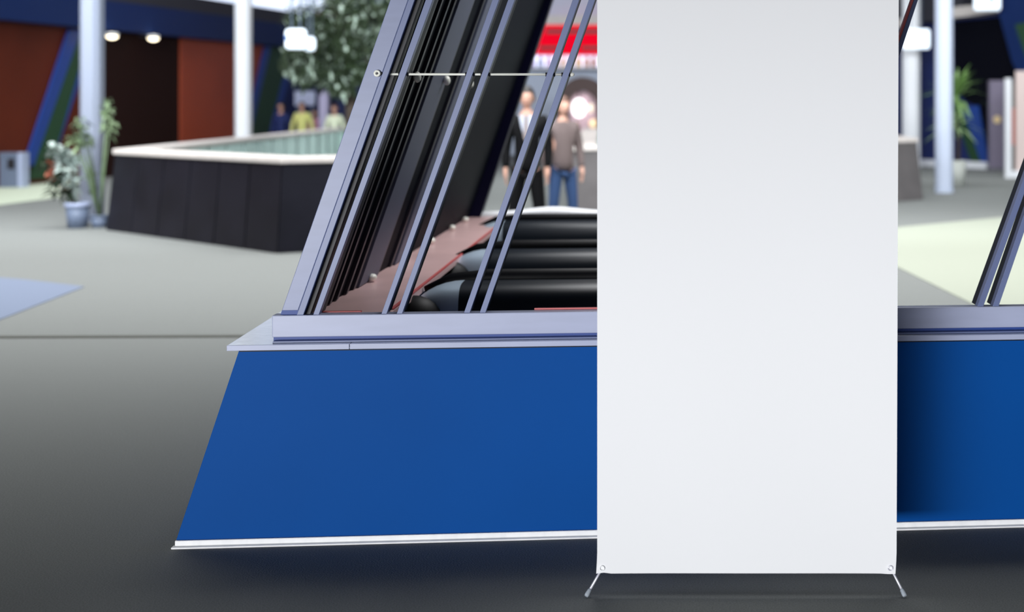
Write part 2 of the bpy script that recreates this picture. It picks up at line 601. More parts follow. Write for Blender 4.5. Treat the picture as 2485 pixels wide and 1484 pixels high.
# rear sill with a swollen pale coping
b = MB()
prof_n = 40
vs, fs = [], []
zb = F(1300, 527, DEPTH).z
ua, ub = F(1165, 520, DEPTH).x, 2.6
for i in range(prof_n + 1):
    t = i / prof_n
    u = ua + (ub - ua) * t
    hgt = 0.048 + 0.030 * math.exp(-((u - F(1345, 520, DEPTH).x) / 0.22) ** 2)
    for y, z in ((DEPTH - 0.12, 0), (DEPTH - 0.12, 0.6), (DEPTH - 0.06, 1.0), (DEPTH, 0.6), (DEPTH, 0)):
        vs.append((u, y, zb + z * hgt))
for i in range(prof_n):
    for k in range(4):
        fs.append([i * 5 + k, (i + 1) * 5 + k, (i + 1) * 5 + k + 1, i * 5 + k + 1])
fs += [[0, 1, 2, 3, 4], [prof_n * 5 + k for k in (4, 3, 2, 1, 0)]]
b.add(vs, fs, True)
E(b, 'rear_coping', M['white'])
b = MB()
b.box(ua, 2.6, DEPTH - 0.11, DEPTH - 0.01, zt - 0.05, zb)
E(b, 'rear_sill', M['navy_post'])

# added fill inside the enclosure to brighten the inner shelf
lp = UW(1.7, 2.5, 2.66)
lo = area('enclosure_fill', lp, lp - Vector((0.12, 0, 1)), 0.5, 3.6, 26, (0.98, 0.98, 1.0), 130)
lo.rotation_euler = (0, 0.35, YAW)

# ------------------------------------------------------------------ escalator balustrades inside
def balustrade(label, d, u0, ztop, hw):
    loc = UW(u0, d)
    t = thing('escalator_balustrade', label, 'escalator balustrade', (loc.x, loc.y, 0), YAW, 'black escalator balustrades inside the enclosure', world=False)
    vs = []
    n = 20
    us = []
    for i in range(11):                     # rounded nose
        a = math.pi / 2 * i / 10
        us.append((0.26 * (1 - math.cos(a)), max(0.02, math.sin(a)), 0.0))
    us.append((1.25, 1.0, 0.0))
    us.append((1.5, 1.0, -0.06))
    us.append((1.8, 1.0, -0.2))
    us.append((4.0, 1.0, -1.45))
    for u, s, dz in us:
        for k in range(n + 1):
            a = math.pi * k / n
            c, si = math.cos(a), math.sin(a)
            yy = hw * s * math.copysign(abs(c) ** 0.34, c)
            zz = ztop - 0.34 + 0.34 * (0.35 + 0.65 * s) * (abs(si) ** 0.36)
            vs.append((u, yy, zz + dz))
        vs.append((u, -hw * s, min(0.3, ztop - 0.34) + dz))
        vs.append((u, hw * s, min(0.3, ztop - 0.34) + dz))
    m = n + 3
    cut = 11
    quads = lambda i0, i1: [[i * m + k, (i + 1) * m + k, (i + 1) * m + (k + 1) % m, i * m + (k + 1) % m] for i in range(i0, i1) for k in range(m)]
    b = MB()
    b.add(vs[:cut * m], quads(0, cut - 1) + [list(range(m))], True)
    b.build('newel_highlight', M['cap'], t, world=False)  # paler nose colour carries the highlight of the rounded end
    b = MB()
    b.add(vs[(cut - 1) * m:], quads(0, len(us) - cut) + [[(len(us) - cut) * m + k for k in range(m - 1, -1, -1)]], True)
    b.build('hood', M['hood'], t, world=False)
    # black inlet dome of the handrail on the newel, and the handrail on top
    b = MB()
    b.ball((0.08, -hw * 0.95, ztop - 0.15), 0.12, 0.11, 0.115, 20, 12)
    b.build('newel_dome', M['rubber'], t, world=False)
    b = MB()
    b.tube([(0.10, 0, ztop - 0.06), (0.2, 0, ztop - 0.01), (0.35, 0, ztop + 0.006), (1.25, 0, ztop + 0.006), (1.5, 0, ztop - 0.055), (1.8, 0, ztop - 0.195), (4.0, 0, ztop - 1.44)], 0.035, 14)
    b.build('handrail', M['rubber'], t, world=False)
    # plinth down to the landing
    b = MB()
    b.box(0.25, 0.95, -hw * 0.8, hw * 0.8, 0.0, 0.35)
    b.build('plinth', M['rubber'], t, world=False)
    return t


for px, py, d, hw, ln in ((1128, 530, 3.95, 0.26, 'farthest black escalator balustrade, next to the pale rear coping'),
                          (1065, 597, 2.15, 0.26, 'middle black escalator balustrade, between two other black ones'),
                          (980, 670, 0.85, 0.26, 'nearest black escalator balustrade, just behind the aluminium sill')):
    p = F(px, py, d)
    balustrade(ln, d, p.x, F(1400, py, d).z - 0.006, hw)

# ------------------------------------------------------------------ banner stand
YB = 4.64
bn = thing('banner_stand', 'blank white banner on a slim cross-frame stand in front of the blue base', 'banner stand', (at(1811, 1447, YB).x, YB, 0))
# sheet: fine grid with a pulled corner at each foot
cols, rows = 40, 60
tl_, tr_ = at(1449, 0, YB), at(2181, 0, YB)
vs, fs = [], []
ztop = 2.12
zbot = at(1800, 1391, YB).z
for j in range(rows + 1):
    v = j / rows
    z = zbot + (ztop - zbot) * v
    py = HY - (z - EYE) * FPX / YB
    xl = 1449.3
    xr = 2175.5 + (2181 - 2175.5) * max(0, (1391 - py)) / 1391
    if py > 1350:
        s = (py - 1350) / 41
        xl -= 2.5 * s
        xr -= 2.5 * s
    for i in range(cols + 1):
        u = i / cols
        x = (xl + (xr - xl) * u - CX) / FPX * YB
        dy = 0.004 * math.sin(u * math.pi) + 0.002 * math.sin(u * 9 + v * 5) * (1 - v) * 0.6
        dz = 0.0
        if v < 0.12:
            e = max(0, 1 - u / 0.03)
            dz += 0.004 * math.sin(min(1, u / 0.035) * math.pi) * (1 - v / 0.12)
            dz -= 0.002 * math.exp(-((u - 0.985) / 0.02) ** 2) * (1 - v / 0.12)
        vs.append((x, YB + dy, z + dz))
w_ = cols + 1
for j in range(rows):
    for i in range(cols):
        fs.append([j * w_ + i, j * w_ + i + 1, (j + 1) * w_ + i + 1, (j + 1) * w_ + i])
b = MB()
b.add(vs, fs, False)
sheet = b.build('banner_sheet', M['banner'], bn)
sd = sheet.modifiers.new('thickness', 'SOLIDIFY')
sd.thickness = 0.0012
sd.offset = 1
for px, py in ((2161, 1378), (1461, 1378)):
    p = at(px, py, YB - 0.003)
    b = MB()
    b.ring(p, (0, 1, 0), 0.0075, 0.0016)
    g = b.build('grommet', M['banner'] if px < 2000 else M['rod'], bn)
    g.parent = sheet
    g.data.transform(Matrix.Translation((0, 0, 0)))
hub = Vector((at(1811, 0, YB).x, YB + 0.10, 0.95))
b = MB()
b.box(hub.x - 0.04, hub.x + 0.04, hub.y - 0.02, hub.y + 0.02, hub.z - 0.06, hub.z + 0.06)
b.build('hub', M['banner_back'], bn, 0.004)
for sx, top in ((-1, at(1463, 0, YB)), (1, at(2167, 0, YB))):
    b = MB()
    b.tube([hub, (top.x, YB + 0.012, ztop - 0.02)], 0.005, 8)
    b.build('pole', M['banner_back'], bn)
for pa, pf in (((1455, 1389), (1424, 1447)), ((2169, 1391), (2195, 1447))):
    f_ = on_floor(pf[0], pf[1] + 2)
    f_.z = 0.008
    tpt = at(pa[0], pa[1], YB + 0.012)
    b = MB()
    dirv = (tpt - f_).normalized()
    b.tube([hub + Vector((0, 0, -0.03)), tpt + Vector((0, 0.015, 0.05)), tpt, f_ + dirv * 0.012], 0.0042, 10)
    lg = b.build('leg', M['rod'], bn)
    b = MB()
    b.tube([f_ - dirv * 0.004, f_ + dirv * 0.002, f_ + dirv * 0.018, f_ + dirv * 0.022], [0.0062, 0.0078, 0.0066, 0.0045], 12)
    rf = b.build('rubber_foot', M['grey_rubber'], bn)
    rf.parent = lg
b = MB()
b.tube([hub + Vector((0, 0.02, -0.04)), (hub.x, YB + 0.45, 0.006)], 0.006, 8)
b.build('rear_strut', M['banner_back'], bn)

# ------------------------------------------------------------------ left facade
LA, LB = Vector((-14.7, 27.0, 0)), Vector((-13.8, 40.0, 0))
LD = (LB - LA).normalized()
LN = Vector((LD.y, -LD.x, 0))        # towards the hall


def plane_hit(px, py, A, N, off=0.0):
    r = Vector(((px - CX) / FPX, 1, -(py - HY) / FPX))
    o = Vector((0, 0, EYE))
    t = (off - (o - A).dot(N)) / r.dot(N)
    return o + r * t


def Lw(px, py, off=0.0):
    return plane_hit(px, py, LA, LN, off)


def ls(s, z, off=0.0):
    return LA + LD * s + LN * off + Vector((0, 0, z))


def s_of(px, off=0.0):
    p = Lw(px, 300, off)
    return (p - LA).dot(LD)


def lbox(name, s0, s1, z0, z1, o0, o1, m, **k):
    b = MB()
    b.prism([ls(s0, z0, o0), ls(s1, z0, o0), ls(s1, z1, o0), ls(s0, z1, o0)], LN * (o1 - o0))
    return b.build(name, m, **k)


lbox('wall_left', -14, s_of(860), 0, 4.2, -0.3, -0.02, M['wall_navy'], kind='structure')
sb = s_of(158)
lbox('wall_left_brown', -14, s_of(240), 0.0, 3.16, -0.02, 0.02, M['brown'], kind='structure')
lbox('wall_left_dark', s_of(240), s_of(435), 0.0, 3.16, -0.02, 0.0, M['dark_brown'], kind='structure')
lbox('wall_left_orange', s_of(435), s_of(640), 0.0, 3.16, -0.02, 0.03, M['orange'], kind='structure')
lbox('trim_2', -14, s_of(850), 3.16, 3.78, -0.02, 0.35, M['fascia'], kind='structure')
lbox('trim_3', s_of(200), s_of(850), 3.78, 4.15, -0.02, 0.30, M['fascia_dark'], kind='structure')
lbox('window_1', s_of(200), s_of(850) + 6, 4.15, 7.6, 0.0, 0.12, M['glow_panel'], kind='structure')  # glowing strip, extended upward out of view to brighten the ledge


def stripe(name, pix, m, off=0.04, th=0.05, label=None):
    b = MB()
    b.prism([Lw(x, y, off) for x, y in pix], LN * th)
    o = b.build(name, m)
    return o


tag(stripe('wall_stripe', [(163, 72), (192, 72), (76, 402), (54, 402)], M['stripe_blue']), 'broad blue slanting stripe on the brown wall left of the green one', 'wall stripe')
tag(stripe('wall_stripe', [(193, 72), (214, 72), (112, 432), (66, 436), (77, 402)], M['stripe_green']), 'dark green slanting stripe on the brown wall', 'wall stripe')
tag(stripe('wall_stripe', [(215, 72), (230, 72), (136, 345), (122, 400)], M['stripe_blue']), 'narrow blue slanting stripe behind the potted plants', 'wall stripe')
tag(stripe('wall_stripe', [(640, 112), (654, 112), (606, 316), (592, 316)], M['stripe_blue']), 'narrow blue slanting stripe next to the rust orange wall', 'wall stripe')
tag(stripe('wall_stripe', [(655, 112), (702, 112), (646, 330), (603, 330)], M['stripe_green']), 'green slanting stripe behind the bright white column', 'wall stripe')
tag(stripe('wall_stripe', [(703, 112), (718, 112), (662, 330), (647, 330)], M['stripe_blue']), 'blue slanting stripe farthest right of the green one, below the lit sign', 'wall stripe')

# downlights under the fascia
for px, py, nm in ((272, 87, 'round warm downlight nearest the grey-white column'), (372, 92, 'round warm downlight farther along the dark recess')):
    p = Lw(px, py, 0.45)
    t = thing('downlight', nm, 'downlight', tuple(p), group='downlights under the navy fascia')
    b = MB(); b.lathe([(0.10, 0.0), (0.125, 0.0), (0.125, 0.06), (0.10, 0.06)], p, 20)
    b.build('trim_ring', M['white'], t)
    b = MB(); b.ball(p + Vector((0, 0, 0.0)), 0.115, 0.115, 0.07, 16, 8)
    b.build('lens', M['lamp_warm'], t)
    b = MB(); b.box(p.x - 0.3, p.x, p.y - 0.02, p.y + 0.02, p.z + 0.03, p.z + 0.06)
    b.build('bracket', M['fascia_dark'], t)

# reception counter at the far left
pc = on_floor(40, 455)
t = thing('counter', 'grey counter with a paler end panel at the brown wall', 'counter', tuple(pc))
Yc = pc.y
x0, x1, x2 = at(-6, 0, Yc).x, at(44, 0, Yc).x, at(56, 0, Yc).x
zc = at(0, 370, Yc).z
b = MB(); b.box(x0, x1, Yc, Yc + 0.2, 0, zc - 0.06); b.build('body', M['pot_grey'], t)
b = MB(); b.box(x1, x2, Yc - 0.02, Yc + 0.22, 0, zc); b.build('end_panel', M['pot_rim'], t)
b = MB(); b.box(x0, x1, Yc - 0.02, Yc + 0.22, zc - 0.06, zc); b.build('worktop', M['pot_grey'], t)
b = MB(); b.box(at(18, 0, Yc).x, at(36, 0, Yc).x, Yc - 0.006, Yc, at(0, 410, Yc).z, at(0, 385, Yc).z); b.build('vent_grille', M['gasket'], t)

# ------------------------------------------------------------------ back and right walls
wb = MB(); wb.box(-14.2, at(1040, 0, 44).x, 44, 44.3, 0, 5.5); wb.build('wall_back_navy', M['wall_navy'], kind='structure')
wb = MB(); wb.box(at(1040, 0, 44).x, 5.2, 44, 44.3, 0, 7); wb.build('wall_back', M['wall_grey'], kind='structure')
# baseboard kerb, right facade
RA = on_floor(2235, 402); RB = on_floor(2405, 410)
RD = (RB - RA).normalized()
RN = Vector((RD.y, -RD.x, 0))
if RN.y > 0:
    RN = -RN


def Rw(px, py, off=0.0):
    return plane_hit(px, py, RA, RN, off)


def rpoly(name, pix, m, off, th, **k):
    b = MB()
    b.prism([Rw(x, y, off) for x, y in pix], RN * th)
    return b.build(name, m, **k)


def r_of(px):
    return (Rw(px, 300) - RA).dot(RD)


def rbox(name, px0, px1, z0, z1, o0, o1, m, **k):
    b = MB()
    s0, s1 = r_of(px0), r_of(px1)
    q = lambda s, z: RA + RD * s + RN * o0 + Vector((0, 0, z))
    b.prism([q(s0, z0), q(s1, z0), q(s1, z1), q(s0, z1)], RN * (o1 - o0))
    return b.build(name, m, **k)


rbox('wall_right', 2120, 2560, 0, 6.0, -0.3, 0.0, M['wall_navy'], kind='structure')
rbox('baseboard_right', 2232, 2402, 0.0, 0.17, 0.0, 0.12, M['white'], kind='structure')
rpoly('wall_right_recess', [(2316, 52), (2440, 40), (2480, 175), (2470, 330), (2402, 396), (2404, 388), (2378, 262), (2345, 245), (2316, 215)], M['black'], 0.0, 0.02, kind='structure')
rpoly('trim_4', [(2120, -30), (2362, -30), (2362, 20), (2313, 40), (2313, 52), (2120, 66)], M['fascia_dark'], 0.02, 0.4, kind='structure')
rpoly('trim_5', [(2310, 33), (2350, 18), (2442, 10), (2446, 30), (2380, 40), (2310, 48)], M['cream'], 0.05, 0.42, kind='structure')
rpoly('trim_6', [(2425, -30), (2560, -30), (2560, 330), (2476, 150), (2445, 38), (2425, 20)], M['fascia'], 0.04, 0.3, kind='structure')
tag(rpoly('wall_stripe', [(2296, 205), (2316, 205), (2383, 392), (2360, 392)], M['stripe_green'], 0.03, 0.05), 'green slanting stripe on the navy wall behind the potted palm', 'wall stripe')
tag(rpoly('wall_stripe', [(2338, 262), (2376, 255), (2402, 396), (2384, 394)], M['stripe_blue'], 0.03, 0.05), 'blue slanting stripe on the navy wall beside the dark recess', 'wall stripe')
rpoly('window_2', [(2464, 60), (2500, 52), (2500, 160), (2484, 120)], M['stripe_green'], 0.34, 0.02, kind='structure')
rpoly('trim_7', [(2150, 47), (2196, 45), (2196, 66), (2150, 68)], M['cream'], 0.42, 0.05, kind='structure')


CEIL = 7.8
cb = MB(); cb.box(-20, 14, -10, 46, CEIL, CEIL + 0.2); cb.build('ceiling', M['fascia_dark'], kind='structure')


def sign(name, label, px0, py0, px1, py1, Y, glyphs, depth=0.12, bracket=True):
    a, c = at(px0, py1, Y), at(px1, py0, Y)
    t = thing(name, label, 'sign', ((a.x + c.x) / 2, Y, a.z))
    b = MB(); b.box(a.x, c.x, Y, Y + depth, a.z, c.z)
    b.build('panel', M['sign_lit'], t, 0.06)
    b = MB()
    for fx in (0.3, 0.7):
        xx = a.x + (c.x - a.x) * fx
        b.tube([(xx, Y + depth / 2, c.z - 0.02), (xx, Y + depth / 2, CEIL)], 0.012, 6)
    b.build('hanger', M['pot_grey'], t)
    for pix in glyphs:
        b = MB(); b.prism([at(x, y, Y - 0.004) for x, y in pix], (0, 0.012, 0))
        b.build('pictogram', M['sign_blue'], t)
    return t


# lit signs
sign('lit_sign', 'lit white sign with blue figures hanging under the right canopy', 2364, -34, 2430, 25, 33.0,
     [[(2378, -20), (2381, -20), (2381, 10), (2378, 10)], [(2392, -25), (2404, -25), (2410, -6), (2413, 8), (2408, 8), (2398, -6)]])
sign('lit_sign', 'white lit box sign at the bright column just right of the banner', 2189, 70, 2258, 119, 33.6, [])
sign('lit_sign', 'square lit white sign in front of the tree leaves', 689, 69, 741, 119, 23.2,
     [[(689, 88), (697, 86), (699, 97), (692, 98)], [(722, 90), (733, 86), (731, 100), (724, 99)]])
sign('lit_sign', 'small lit white sign overlapping the square one by the tree', 735, 88, 763, 124, 23.6,
     [[(739, 110), (748, 104), (746, 118), (740, 118)]])

# red shop sign in the middle distance
Ys = 43.0
t = thing('shop_sign', 'glowing red shop sign board on the pale grey wall', 'sign', tuple(at(1500, 135, Ys)))
b = MB(); b.prism([at(1322, 60, Ys), at(1800, 60, Ys), at(1800, 132, Ys), at(1300, 132, Ys), at(1308, 100, Ys)], (0, 0.3, 0)); b.build('panel', M['red'], t)
for y0, y1, xa, xb in ((72, 81, 1326, 1800), (112, 120, 1310, 1354), (112, 120, 1412, 1800)):
    b = MB(); b.prism([at(xa, y0, Ys - 0.02), at(xb, y0, Ys - 0.02), at(xb, y1, Ys - 0.02), at(xa, y1, Ys - 0.02)], (0, 0.02, 0)); b.build('dark_bar', M['red_dark'], t)
b = MB(); b.prism([at(1326, 38, Ys), at(1800, 38, Ys), at(1800, 60, Ys), at(1322, 60, Ys)], (0, 0.25, 0)); b.build('header', M['cream'], t)

# small goods on the lit shelf below the red sign
t = thing('display_shelf', 'long pale shelf below the red shop sign', 'shelf', tuple(at(1500, 168, Ys)))
b = MB(); b.box(at(1262, 0, Ys).x, at(1800, 0, Ys).x, Ys + 0.1, 44.0, at(0, 166, Ys).z, at(0, 162, Ys).z); b.build('board', M['white'], t)
b = MB(); b.box(at(1262, 0, Ys).x, at(1800, 0, Ys).x, Ys + 0.86, Ys + 0.9, at(0, 162, Ys).z, at(0, 134, Ys).z); b.build('back_panel', M['glow_panel'], t)
goods = [(1292, 'lilac', (206, 190, 240)), (1312, 'pale blue', (190, 212, 245)), (1332, 'lavender', (226, 214, 250)), (1352, 'white', (240, 240, 245)),
         (1368, 'cream', (250, 236, 205)), (1386, 'sky white', (222, 236, 248)), (1404, 'yellow', (244, 224, 150)), (1424, 'beige', (214, 186, 160)), (1441, 'tan', (196, 160, 138))]
for px, nm, c in goods:
    p = at(px, 162, Ys + 0.35)
    b = MB()
    w = 0.085
    b.lathe([(0.001, 0), (w, 0), (w * 1.05, 0.08), (w, 0.2), (w * 0.6, 0.26), (w * 0.55, 0.31), (0.001, 0.31)], p, 14)
    tag(b.build('jar', mat('jar_' + nm.replace(' ', '_'), c, 0.4)), nm + ' jar on the shelf below the red sign', 'jar', 'jars on the shelf below the red sign')

# brown arch with a bright lamp under it
Ya = 38.0
ac = at(1412, 262, Ya)
t = thing('shop_arch', 'dark brown rounded arch framing a bright lamp', 'arch', (ac.x, Ya, 0))
ro, ri = 62 / FPX * Ya, 36 / FPX * Ya
po = []
ns = 18
for i in range(ns + 1):
    a = math.pi * i / ns
    po.append((ac.x + ro * math.cos(a), Ya, ac.z + ro * 1.22 * math.sin(a)))
pi_ = []
for i in range(ns + 1):
    a = math.pi * (ns - i) / ns
    pi_.append((ac.x + ri * math.cos(a), Ya, ac.z + ri * 1.15 * math.sin(a)))
b = MB()
vs = []
for (x, y, z), (x2, y2, z2) in zip(po, pi_[::-1]):
    vs += [(x, Ya, z), (x2, Ya, z2), (x, Ya + 0.5, z), (x2, Ya + 0.5, z2)]
fs = []
for i in range(ns):
    a, c = i * 4, (i + 1) * 4
    fs += [[a, c, c + 1, a + 1], [a + 2, a + 3, c + 3, c + 2], [a, a + 2, c + 2, c], [a + 1, c + 1, c + 3, a + 3]]
b.add(vs, fs)
for sgn in (-1, 1):
    xs = sorted((ac.x + sgn * ro, ac.x + sgn * ri))
    b.box(xs[0], xs[1], Ya, Ya + 0.5, 0, ac.z)
b.build('arch_ring', mat('arch_brown', (70, 48, 44), 0.6), t)
b = MB(); b.box(ac.x - ri, ac.x + ri, Ya + 0.52, Ya + 0.6, 0, ac.z + ri * 1.1); b.build('back_panel', mat('rosy_panel', (210, 180, 190), 0.6), t)
p = at(1405, 262, Ya + 0.3)
t = thing('globe_lamp', 'glowing white globe lamp inside the brown arch', 'lamp', tuple(p))
b = MB(); b.ball(p, 0.20, 0.18, 0.26, 16, 10); b.build('globe', mat('globe_glow', (255, 255, 255), 0.4, emit=(255, 255, 255), estr=2.0), t)
b = MB(); b.tube([p + Vector((0, 0, 0.25)), p + Vector((0, 0, 0.42))], 0.015, 8); b.build('stem', M['gasket'], t)
p = at(1434, 262, Ya + 0.2)
t = thing('cream_lamp', 'small cream lamp to the right of the glowing globe', 'lamp', tuple(p))
b = MB(); b.ball(p, 0.06, 0.06, 0.13, 14, 8); b.build('shade', mat('cream_glow', (255, 245, 220), 0.4, emit=(255, 245, 220), estr=0.9), t)
b = MB(); b.tube([p + Vector((0, 0, 0.12)), p + Vector((0, 0, 0.3))], 0.012, 8); b.build('stem', M['gasket'], t)
p = at(1440, 300, Ya + 0.3)
t = thing('orange_lamp', 'low warm orange lamp under the brown arch', 'lamp', tuple(p))
b = MB(); b.ball(p, 0.11, 0.1, 0.12, 14, 8); b.build('shade', mat('peach_glow', (255, 225, 180), 0.4, emit=(255, 225, 180), estr=0.8), t)
b = MB(); b.tube([p - Vector((0, 0, 0.1)), (p.x, p.y, 0)], 0.015, 8); b.build('stem', M['gasket'], t)


# ------------------------------------------------------------------ parapets round the floor openings
def parapet(label, verts, h, side, inner, batter=0.10, th=0.28, coping_h=0.07, name='parapet'):
    """verts: plan corners, counter-clockwise seen from above"""
    c = sum((Vector((x, y, 0)) for x, y in verts), Vector()) / len(verts)
    t = thing(name, label, 'parapet', (c.x, c.y, 0))
    n = len(verts)
    P = [Vector((x, y, 0)) for x, y in verts]

    def offset(dist):
        out = []
        for i in range(n):
            e0 = (P[i] - P[i - 1]).normalized()
            e1 = (P[(i + 1) % n] - P[i]).normalized()
            n0, n1 = Vector((e0.y, -e0.x, 0)), Vector((e1.y, -e1.x, 0))
            m = (n0 + n1).normalized()
            out.append(P[i] + m * (dist / max(0.3, m.dot(n0))))
        return out
    outb, outt = offset(batter), offset(0)
    inn = offset(-th)
    Z = lambda p, z: Vector((p.x, p.y, z))
    for i in range(n):
        j = (i + 1) % n
        b = MB()
        # cladding of one side, in panels
        L = (outt[j] - outt[i]).length
        k = max(1, int(L / 0.62))
        for q in range(k):
            a0, a1 = q / k + 0.0025, (q + 1) / k - 0.0025
            for z0, z1 in ((0.0, h),):
                f0, f1 = z0 / h, z1 / h
                lo = lambda a, f: outb[i].lerp(outb[j], a).lerp(outt[i].lerp(outt[j], a), f)
                ii = lambda a: inn[i].lerp(inn[j], a).lerp(outt[i].lerp(outt[j], a), 0.45)
                vs = [Z(lo(a0, f0), z0), Z(lo(a1, f0), z0), Z(lo(a1, f1), z1), Z(lo(a0, f1), z1),
                      Z(ii(a0), z0), Z(ii(a1), z0), Z(ii(a1), z1), Z(ii(a0), z1)]
                b.add(vs, [[0, 1, 2, 3], [5, 4, 7, 6], [4, 0, 3, 7], [1, 5, 6, 2], [3, 2, 6, 7], [4, 5, 1, 0]])
        b.build('cladding', side, t)
        b = MB()
        k = max(1, int(L / 1.1))
        for q in range(k):
            a0, a1 = q / k + 0.006, (q + 1) / k - 0.006
            p0, p1 = inn[i].lerp(inn[j], a0), inn[i].lerp(inn[j], a1)
            o0, o1 = p0.lerp(outt[i].lerp(outt[j], a0), 0.35), p1.lerp(outt[i].lerp(outt[j], a1), 0.35)
            b.prism([Z(p0, 0.0), Z(p1, 0.0), Z(o1, 0.0), Z(o0, 0.0)], (0, 0, h))
        b.build('inner_panel', inner, t)
    oc, ic = offset(0.03), offset(-th - 0.03)
    b = MB()
    vs = []
    for i in range(n):
        vs += [Z(oc[i], h), Z(oc[i], h + coping_h), Z(ic[i], h + coping_h), Z(ic[i], h)]
    fs = []
    for i in range(n):
        j = (i + 1) % n
        for k in range(4):
            fs.append([i * 4 + k, j * 4 + k, j * 4 + (k + 1) % 4, i * 4 + (k + 1) % 4])
    b.add(vs, fs)
    b.build('coping', M['cream'], t, 0.015)
    return t


parapet('dark tiled parapet with a pale coping, left of the enclosure',
        [(-8.35, 18.0), (-5.28, 15.25), (-4.5, 15.75), (-4.9, 20), (-8.2, 33), (-10.35, 33.5)], 0.95, M['dark_tile'], M['green_glass'])
parapet('grey stone parapet with a pale coping, seen on both sides of the banner',
        [(-2.72, 19.2), (2.36, 23.6), (1.6, 33), (-4.4, 33)], 0.95, M['grey_stone'], M['green_glass'])


# ------------------------------------------------------------------ columns
def column(label, px, base_y, wpx, m, h=6.0, m2=None):
    p = on_floor(px, base_y)
    w = wpx / FPX * p.y
    t = thing('column', label, 'column', tuple(p), group='white columns of the hall')
    c = w * 0.22
    r = w / 2
    poly = [(-r + c, -r), (r - c, -r), (r, -r + c), (r, r - c), (r - c, r), (-r + c, r), (-r, r - c), (-r, -r + c)]
    b = MB()
    b.prism([(p.x + x, p.y + r + y, 0.1) for x, y in poly], (0, 0, h))
    b.build('shaft', m, t)
    b = MB()
    b.prism([(p.x + x * 1.04, p.y + r + y * 1.04, 0.0) for x, y in poly], (0, 0, 0.1))
    b.build('base', m2 or m, t)
    return t


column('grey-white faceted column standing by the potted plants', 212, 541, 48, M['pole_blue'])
column('bright white column behind the dark tiled parapet', 584, 424, 35, M['white'])
column('bright white column behind the right end of the stone parapet', 2213, 408, 42, M['white'])
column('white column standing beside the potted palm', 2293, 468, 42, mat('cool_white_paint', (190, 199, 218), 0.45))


# ------------------------------------------------------------------ plants
def leaf_quad(b, p, d, up, L, w, droop=0.3):
    d = d.normalized()
    s = d.cross(up)
    if s.length < 1e-3:
        s = Vector((1, 0, 0))
    s.normalize()
    q1 = p + d * (L * 0.5) + s * (w / 2)
    q2 = p + d * (L * 0.5) - s * (w / 2)
    e = p + d * L - Vector((0, 0, droop * L))
    b.add([p, q1, e, q2], [[0, 1, 2, 3]])


def rv():
    while True:
        v = Vector((random.uniform(-1, 1), random.uniform(-1, 1), random.uniform(-1, 1)))
        if 0.05 < v.length < 1:
            return v.normalized()


def tree():
    base = at(852, 0, 25.0); base.z = 0
    t = thing('tree', 'leafy indoor tree growing inside the dark tiled parapet', 'tree', tuple(base))
    b = MB()
    tk = [base + Vector((0, 0, 0)), base + Vector((0.02, 0, 1.2)), base + Vector((-0.03, 0, 2.2)), base + Vector((0.02, 0, 3.2))]
    b.tube(tk, [0.13, 0.11, 0.10, 0.07], 10)
    b.build('trunk', M['bark'], t)
    clusters = []
    for px, py, r in ((735, 45, 0.34), (775, 80, 0.4), (800, 30, 0.45), (850, 10, 0.5), (900, 20, 0.45), (925, 60, 0.4), (860, 70, 0.5), (800, 120, 0.42), (745, 150, 0.38), (760, 185, 0.32), (815, 165, 0.4), (870, 120, 0.45),
                      (905, 110, 0.4), (720, 120, 0.25), (830, 205, 0.3), (880, 170, 0.35), (740, -60, 0.5), (840, -70, 0.6), (930, -60, 0.6), (960, 20, 0.4), (705, 160, 0.2), (900, 180, 0.3)):
        clusters.append((at(px, py, 25.0 + random.uniform(-0.6, 0.6)), r))
    b = MB()
    for i, (c, r) in enumerate(clusters):
        b.tube([tk[2].lerp(tk[3], random.random()), c.lerp(tk[3], 0.4) + Vector((0, 0, 0.05)), c], [0.05, 0.03, 0.012], 6)
    b.build('branches', M['bark'], t)
    b = MB(); b2 = MB()
    for c, r in clusters:
        for _ in range(270):
            v = rv() * (r * random.random() ** 0.5)
            v.z *= 0.75
            leaf_quad(b if random.random() < 0.84 else b2, c + v, rv() + Vector((0, 0, -0.2)), Vector((0, 0, 1)), random.uniform(0.09, 0.17), random.uniform(0.05, 0.08))
    b.build('crown', M['leaf'], t)
    b2.build('pale_leaves', mat('pale_tree_leaf', (172, 190, 174), 0.5, noise=0.2, nscale=6), t)
    b = MB(); b.lathe([(0.001, 0), (0.5, 0), (0.55, 0.45), (0.5, 0.45), (0.48, 0.4), (0.001, 0.4)], base, 20); b.build('planter_pot', M['dark_tile'], t)


tree()


